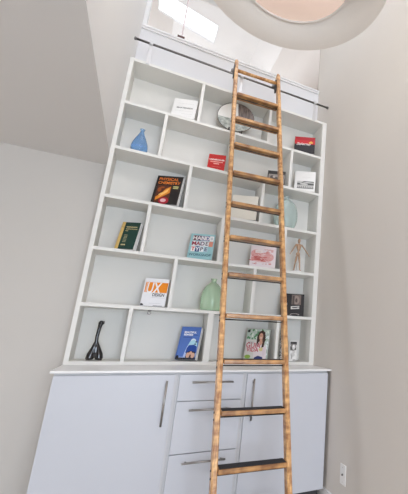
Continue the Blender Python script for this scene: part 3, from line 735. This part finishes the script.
for hp, kn, an, toe in (((.9105, .554), (.9040, .5130), (.8985, .4745), -.004), ((.9240, .554), (.9290, .5140), (.9320, .4770), .004)):
    joint(mp_(*hp), .0072); limb('thigh', mp_(*hp), mp_(*kn), .0100, .0072); joint(mp_(*kn), .0065)
    limb('shin', mp_(*kn), mp_(*an), .0075, .0050)
    a = mp_(*an); zf = mb.z + .0135 + .006
    seg_part('foot', [Vector((a.x, a.y + .006, zf + .002)), Vector((a.x, a.y - .004, zf)), Vector((a.x + toe, a.y - .020, zf - .001))], [.0058, .0066, .0045])

# ------------------------------------------------------------------ small hook under a shelf
hk = P(.2515, .030, H - RH * 5 - T)
h = thing('metal_hook', 'tiny shiny hook under the shelf below the orange and white book', 'hook', hk)
bm = bmesh.new(); bm_lathe(bm, [(0, -.0002), (.014, -.0002), (.014, -.004), (.008, -.009), (0, -.009)], hk, 20); obj('plate', bm, M['dark_steel'], h)
bm = bmesh.new(); bm_tube(bm, [hk + Vector((.005 * math.cos(a) * 2.0 - .001, -.004, -.018 + .011 * math.sin(a))) for a in [PI / 2 + i * .32 for i in range(16)]], .0046, 10)
obj('ring', bm, M['steel'], h)

# ------------------------------------------------------------------ wall plate on the right wall
wp = P(XR, -.333, -.380)
t = thing('wall_plate', 'white cable wall plate low on the right wall', 'wall plate', wp)
box('cover', (wp.x - .006, wp.y - .038, wp.z - .063), (wp.x - .0003, wp.y + .038, wp.z + .063), M['plastic'], t, .0025)
bm = bmesh.new(); bm_lathe(bm, [(0, -.016), (.0045, -.016), (.0045, -.009), (.007, -.009), (.007, -.006), (0, -.006)], wp, 16, 'x'); obj('jack', bm, M['dark_steel'], t)
bm = bmesh.new()
for dz in (-.045, .045): bm_lathe(bm, [(0, -.0075), (.003, -.0072), (.003, -.006), (0, -.006)], wp + Vector((0, 0, dz)), 12, 'x')
obj('screw', bm, M['steel'], t)

# ------------------------------------------------------------------ big drum pendant lamp
zl = 1.15; cx, cy, R = .457, -.926, .2785 * S
lc = P(cx, cy, zl); Ri = R * .60
lp = thing('pendant_lamp', 'huge round white drum pendant lamp hanging above the ladder', 'lamp', lc)
shade = mat('lamp_shade_fabric', (.74, .68, .62), .8, noise=.02, nscale=90, bump=.1, bscale=300)
bm = bmesh.new(); bm_lathe(bm, [(R, .004), (R, .26), (R - .004, .26), (R - .004, .008), (R, .004)], lc, 96); gs, nt, b_ = new_mat('glowing_shade_fabric')
b_.inputs['Base Color'].default_value = (.74, .68, .62, 1); b_.inputs['Roughness'].default_value = .8
b_.inputs['Emission Color'].default_value = (1, .96, .84, 1); b_.inputs['Emission Strength'].default_value = 1.7
n = nt.nodes.new('ShaderNodeTexNoise'); n.inputs['Scale'].default_value = 300
tcx = nt.nodes.new('ShaderNodeTexCoord'); bp = nt.nodes.new('ShaderNodeBump'); bp.inputs['Strength'].default_value = .1
nt.links.new(tcx.outputs['Object'], n.inputs['Vector']); nt.links.new(n.outputs['Fac'], bp.inputs['Height']); nt.links.new(bp.outputs['Normal'], b_.inputs['Normal'])
obj('outer_shade', bm, gs, lp)
bm = bmesh.new(); bm_lathe(bm, [(R + .004, -.003), (R - .006, -.001), (Ri + .003, .016), (Ri + .003, .020), (R - .006, .006), (R - .001, .004), (R - .001, .0), (R + .001, .0), (R + .001, .014), (R + .004, .014), (R + .004, -.003)], lc, 96); obj('lower_ring', bm, shade, lp)
bm = bmesh.new(); bm_lathe(bm, [(Ri + .003, .008), (Ri + .003, .22), (Ri, .22), (Ri, .008), (Ri + .003, .008)], lc, 96); obj('inner_shade', bm, shade, lp)
dm, nt, b_ = new_mat('lamp_diffuser')
b_.inputs['Base Color'].default_value = (.80, .68, .60, 1); b_.inputs['Roughness'].default_value = .5
b_.inputs['Emission Color'].default_value = (1, .715, .60, 1); b_.inputs['Emission Strength'].default_value = .33
n = nt.nodes.new('ShaderNodeTexNoise'); n.inputs['Scale'].default_value = 60
tcx = nt.nodes.new('ShaderNodeTexCoord'); bp = nt.nodes.new('ShaderNodeBump'); bp.inputs['Strength'].default_value = .03
nt.links.new(tcx.outputs['Object'], n.inputs['Vector']); nt.links.new(n.outputs['Fac'], bp.inputs['Height']); nt.links.new(bp.outputs['Normal'], b_.inputs['Normal'])
bm = bmesh.new(); bm_lathe(bm, [(0, .014), (Ri - .0005, .020), (Ri - .0005, .024), (0, .018)], lc, 96); obj('diffuser', bm, dm, lp)
bm = bmesh.new()
for i in range(3):
    a = 2 * PI * i / 3 + .4
    bm_tube(bm, [lc + Vector((0, 0, .24)), lc + Vector(((R - .002) * math.cos(a), (R - .002) * math.sin(a), .24))], .004, 8)
obj('spider', bm, M['steel'], lp)
top = P(cx, cy, 2.30)
bm = bmesh.new(); bm_tube(bm, [lc + Vector((0, 0, .238)), lc + Vector((0, 0, (ZT - zl) * S - .0006))], .006, 10); obj('stem', bm, M['steel'], lp)

# ------------------------------------------------------------------ sky and added fill lamps
w = bpy.data.worlds.new('sky'); bpy.context.scene.world = w; w.use_nodes = True
nt = w.node_tree; bg = nt.nodes['Background']
tc = nt.nodes.new('ShaderNodeTexCoord'); n = nt.nodes.new('ShaderNodeTexNoise'); n.inputs['Scale'].default_value = 9; n.inputs['Detail'].default_value = 5
rp = nt.nodes.new('ShaderNodeValToRGB'); rp.color_ramp.elements[0].position = .40; rp.color_ramp.elements[0].color = (.36, .40, .45, 1); rp.color_ramp.elements[1].position = .50; rp.color_ramp.elements[1].color = (1, 1, 1, 1)
nt.links.new(tc.outputs['Generated'], n.inputs['Vector']); nt.links.new(n.outputs['Fac'], rp.inputs['Fac']); nt.links.new(rp.outputs['Color'], bg.inputs['Color'])
bg.inputs['Strength'].default_value = 1.85

def area(name, loc, target, sx, sy, energy, col):
    l = bpy.data.lights.new(name, 'AREA'); l.shape = 'RECTANGLE'; l.size = sx; l.size_y = sy; l.energy = energy; l.color = col
    o = bpy.data.objects.new(name, l); C.objects.link(o); o.location = loc
    o.rotation_euler = (Vector(target) - Vector(loc)).to_track_quat('-Z', 'Y').to_euler()
    return o
# added unseen lamps standing in for daylight: rear, left side, roof and loft
area('rear_fill', P(.4, YR - .09, .185), P(.4, 0, .185), 1.0 * S, 1.07 * S, 106, (.71, .84, 1))
area('side_fill', P(XL - .09, -.7, .2), P(0, -.7, .2), .8 * S, 1.0 * S, 29, (.89, .92, 1))
area('roof_fill', P(.5, -.6, ZT + .03), P(.5, -.6, 0), .8 * S, .8 * S, 11, (.72, .84, 1))
area('roof_fill', P(.5, -2.6, ZT + .03), P(.5, -2.6, 0), .8 * S, 1.0 * S, 52, (1, .93, .95))
area('loft_fill', P(.6, LYB + .08, 1.84), P(.6, 0, 2.0), 1.5 * S, .28 * S, 13, (.84, .94, 1))

# ------------------------------------------------------------------ camera
q = dict(f=360.8248, c=(.210787, -1.722748, .149864), px=338.606, py=241.051)
RM = ((.8765468, -.47955967, .04108815), (.15590558, .2021263, -.96687042), (.45536706, .85391304, .25193919))
cam = bpy.data.cameras.new('camera'); co = bpy.data.objects.new('camera', cam); C.objects.link(co)
right, down, fwd = (Vector(r) for r in RM)
mw = Matrix((right, -down, -fwd)).transposed().to_4x4(); mw.translation = P(*q['c'])
co.matrix_world = mw
cam.sensor_fit = 'HORIZONTAL'; cam.sensor_width = 36; cam.lens = q['f'] / 408 * 36
cam.shift_x = (204 - q['px']) / 408; cam.shift_y = (q['py'] - 247) / 408
cam.clip_start = .05
sc_ = bpy.context.scene; sc_.camera = co
sc_.view_settings.view_transform = 'Standard'; sc_.view_settings.look = 'None'; sc_.view_settings.gamma = 1
sc_.view_settings.use_curve_mapping = False; sc_.view_settings.exposure = .15
sc_.render.engine = 'CYCLES'
sc_.cycles.use_denoising = True; sc_.cycles.max_bounces = 12; sc_.cycles.diffuse_bounces = 8; sc_.cycles.transmission_bounces = 8; sc_.cycles.transparent_max_bounces = 12
sc_.cycles.sample_clamp_indirect = 6
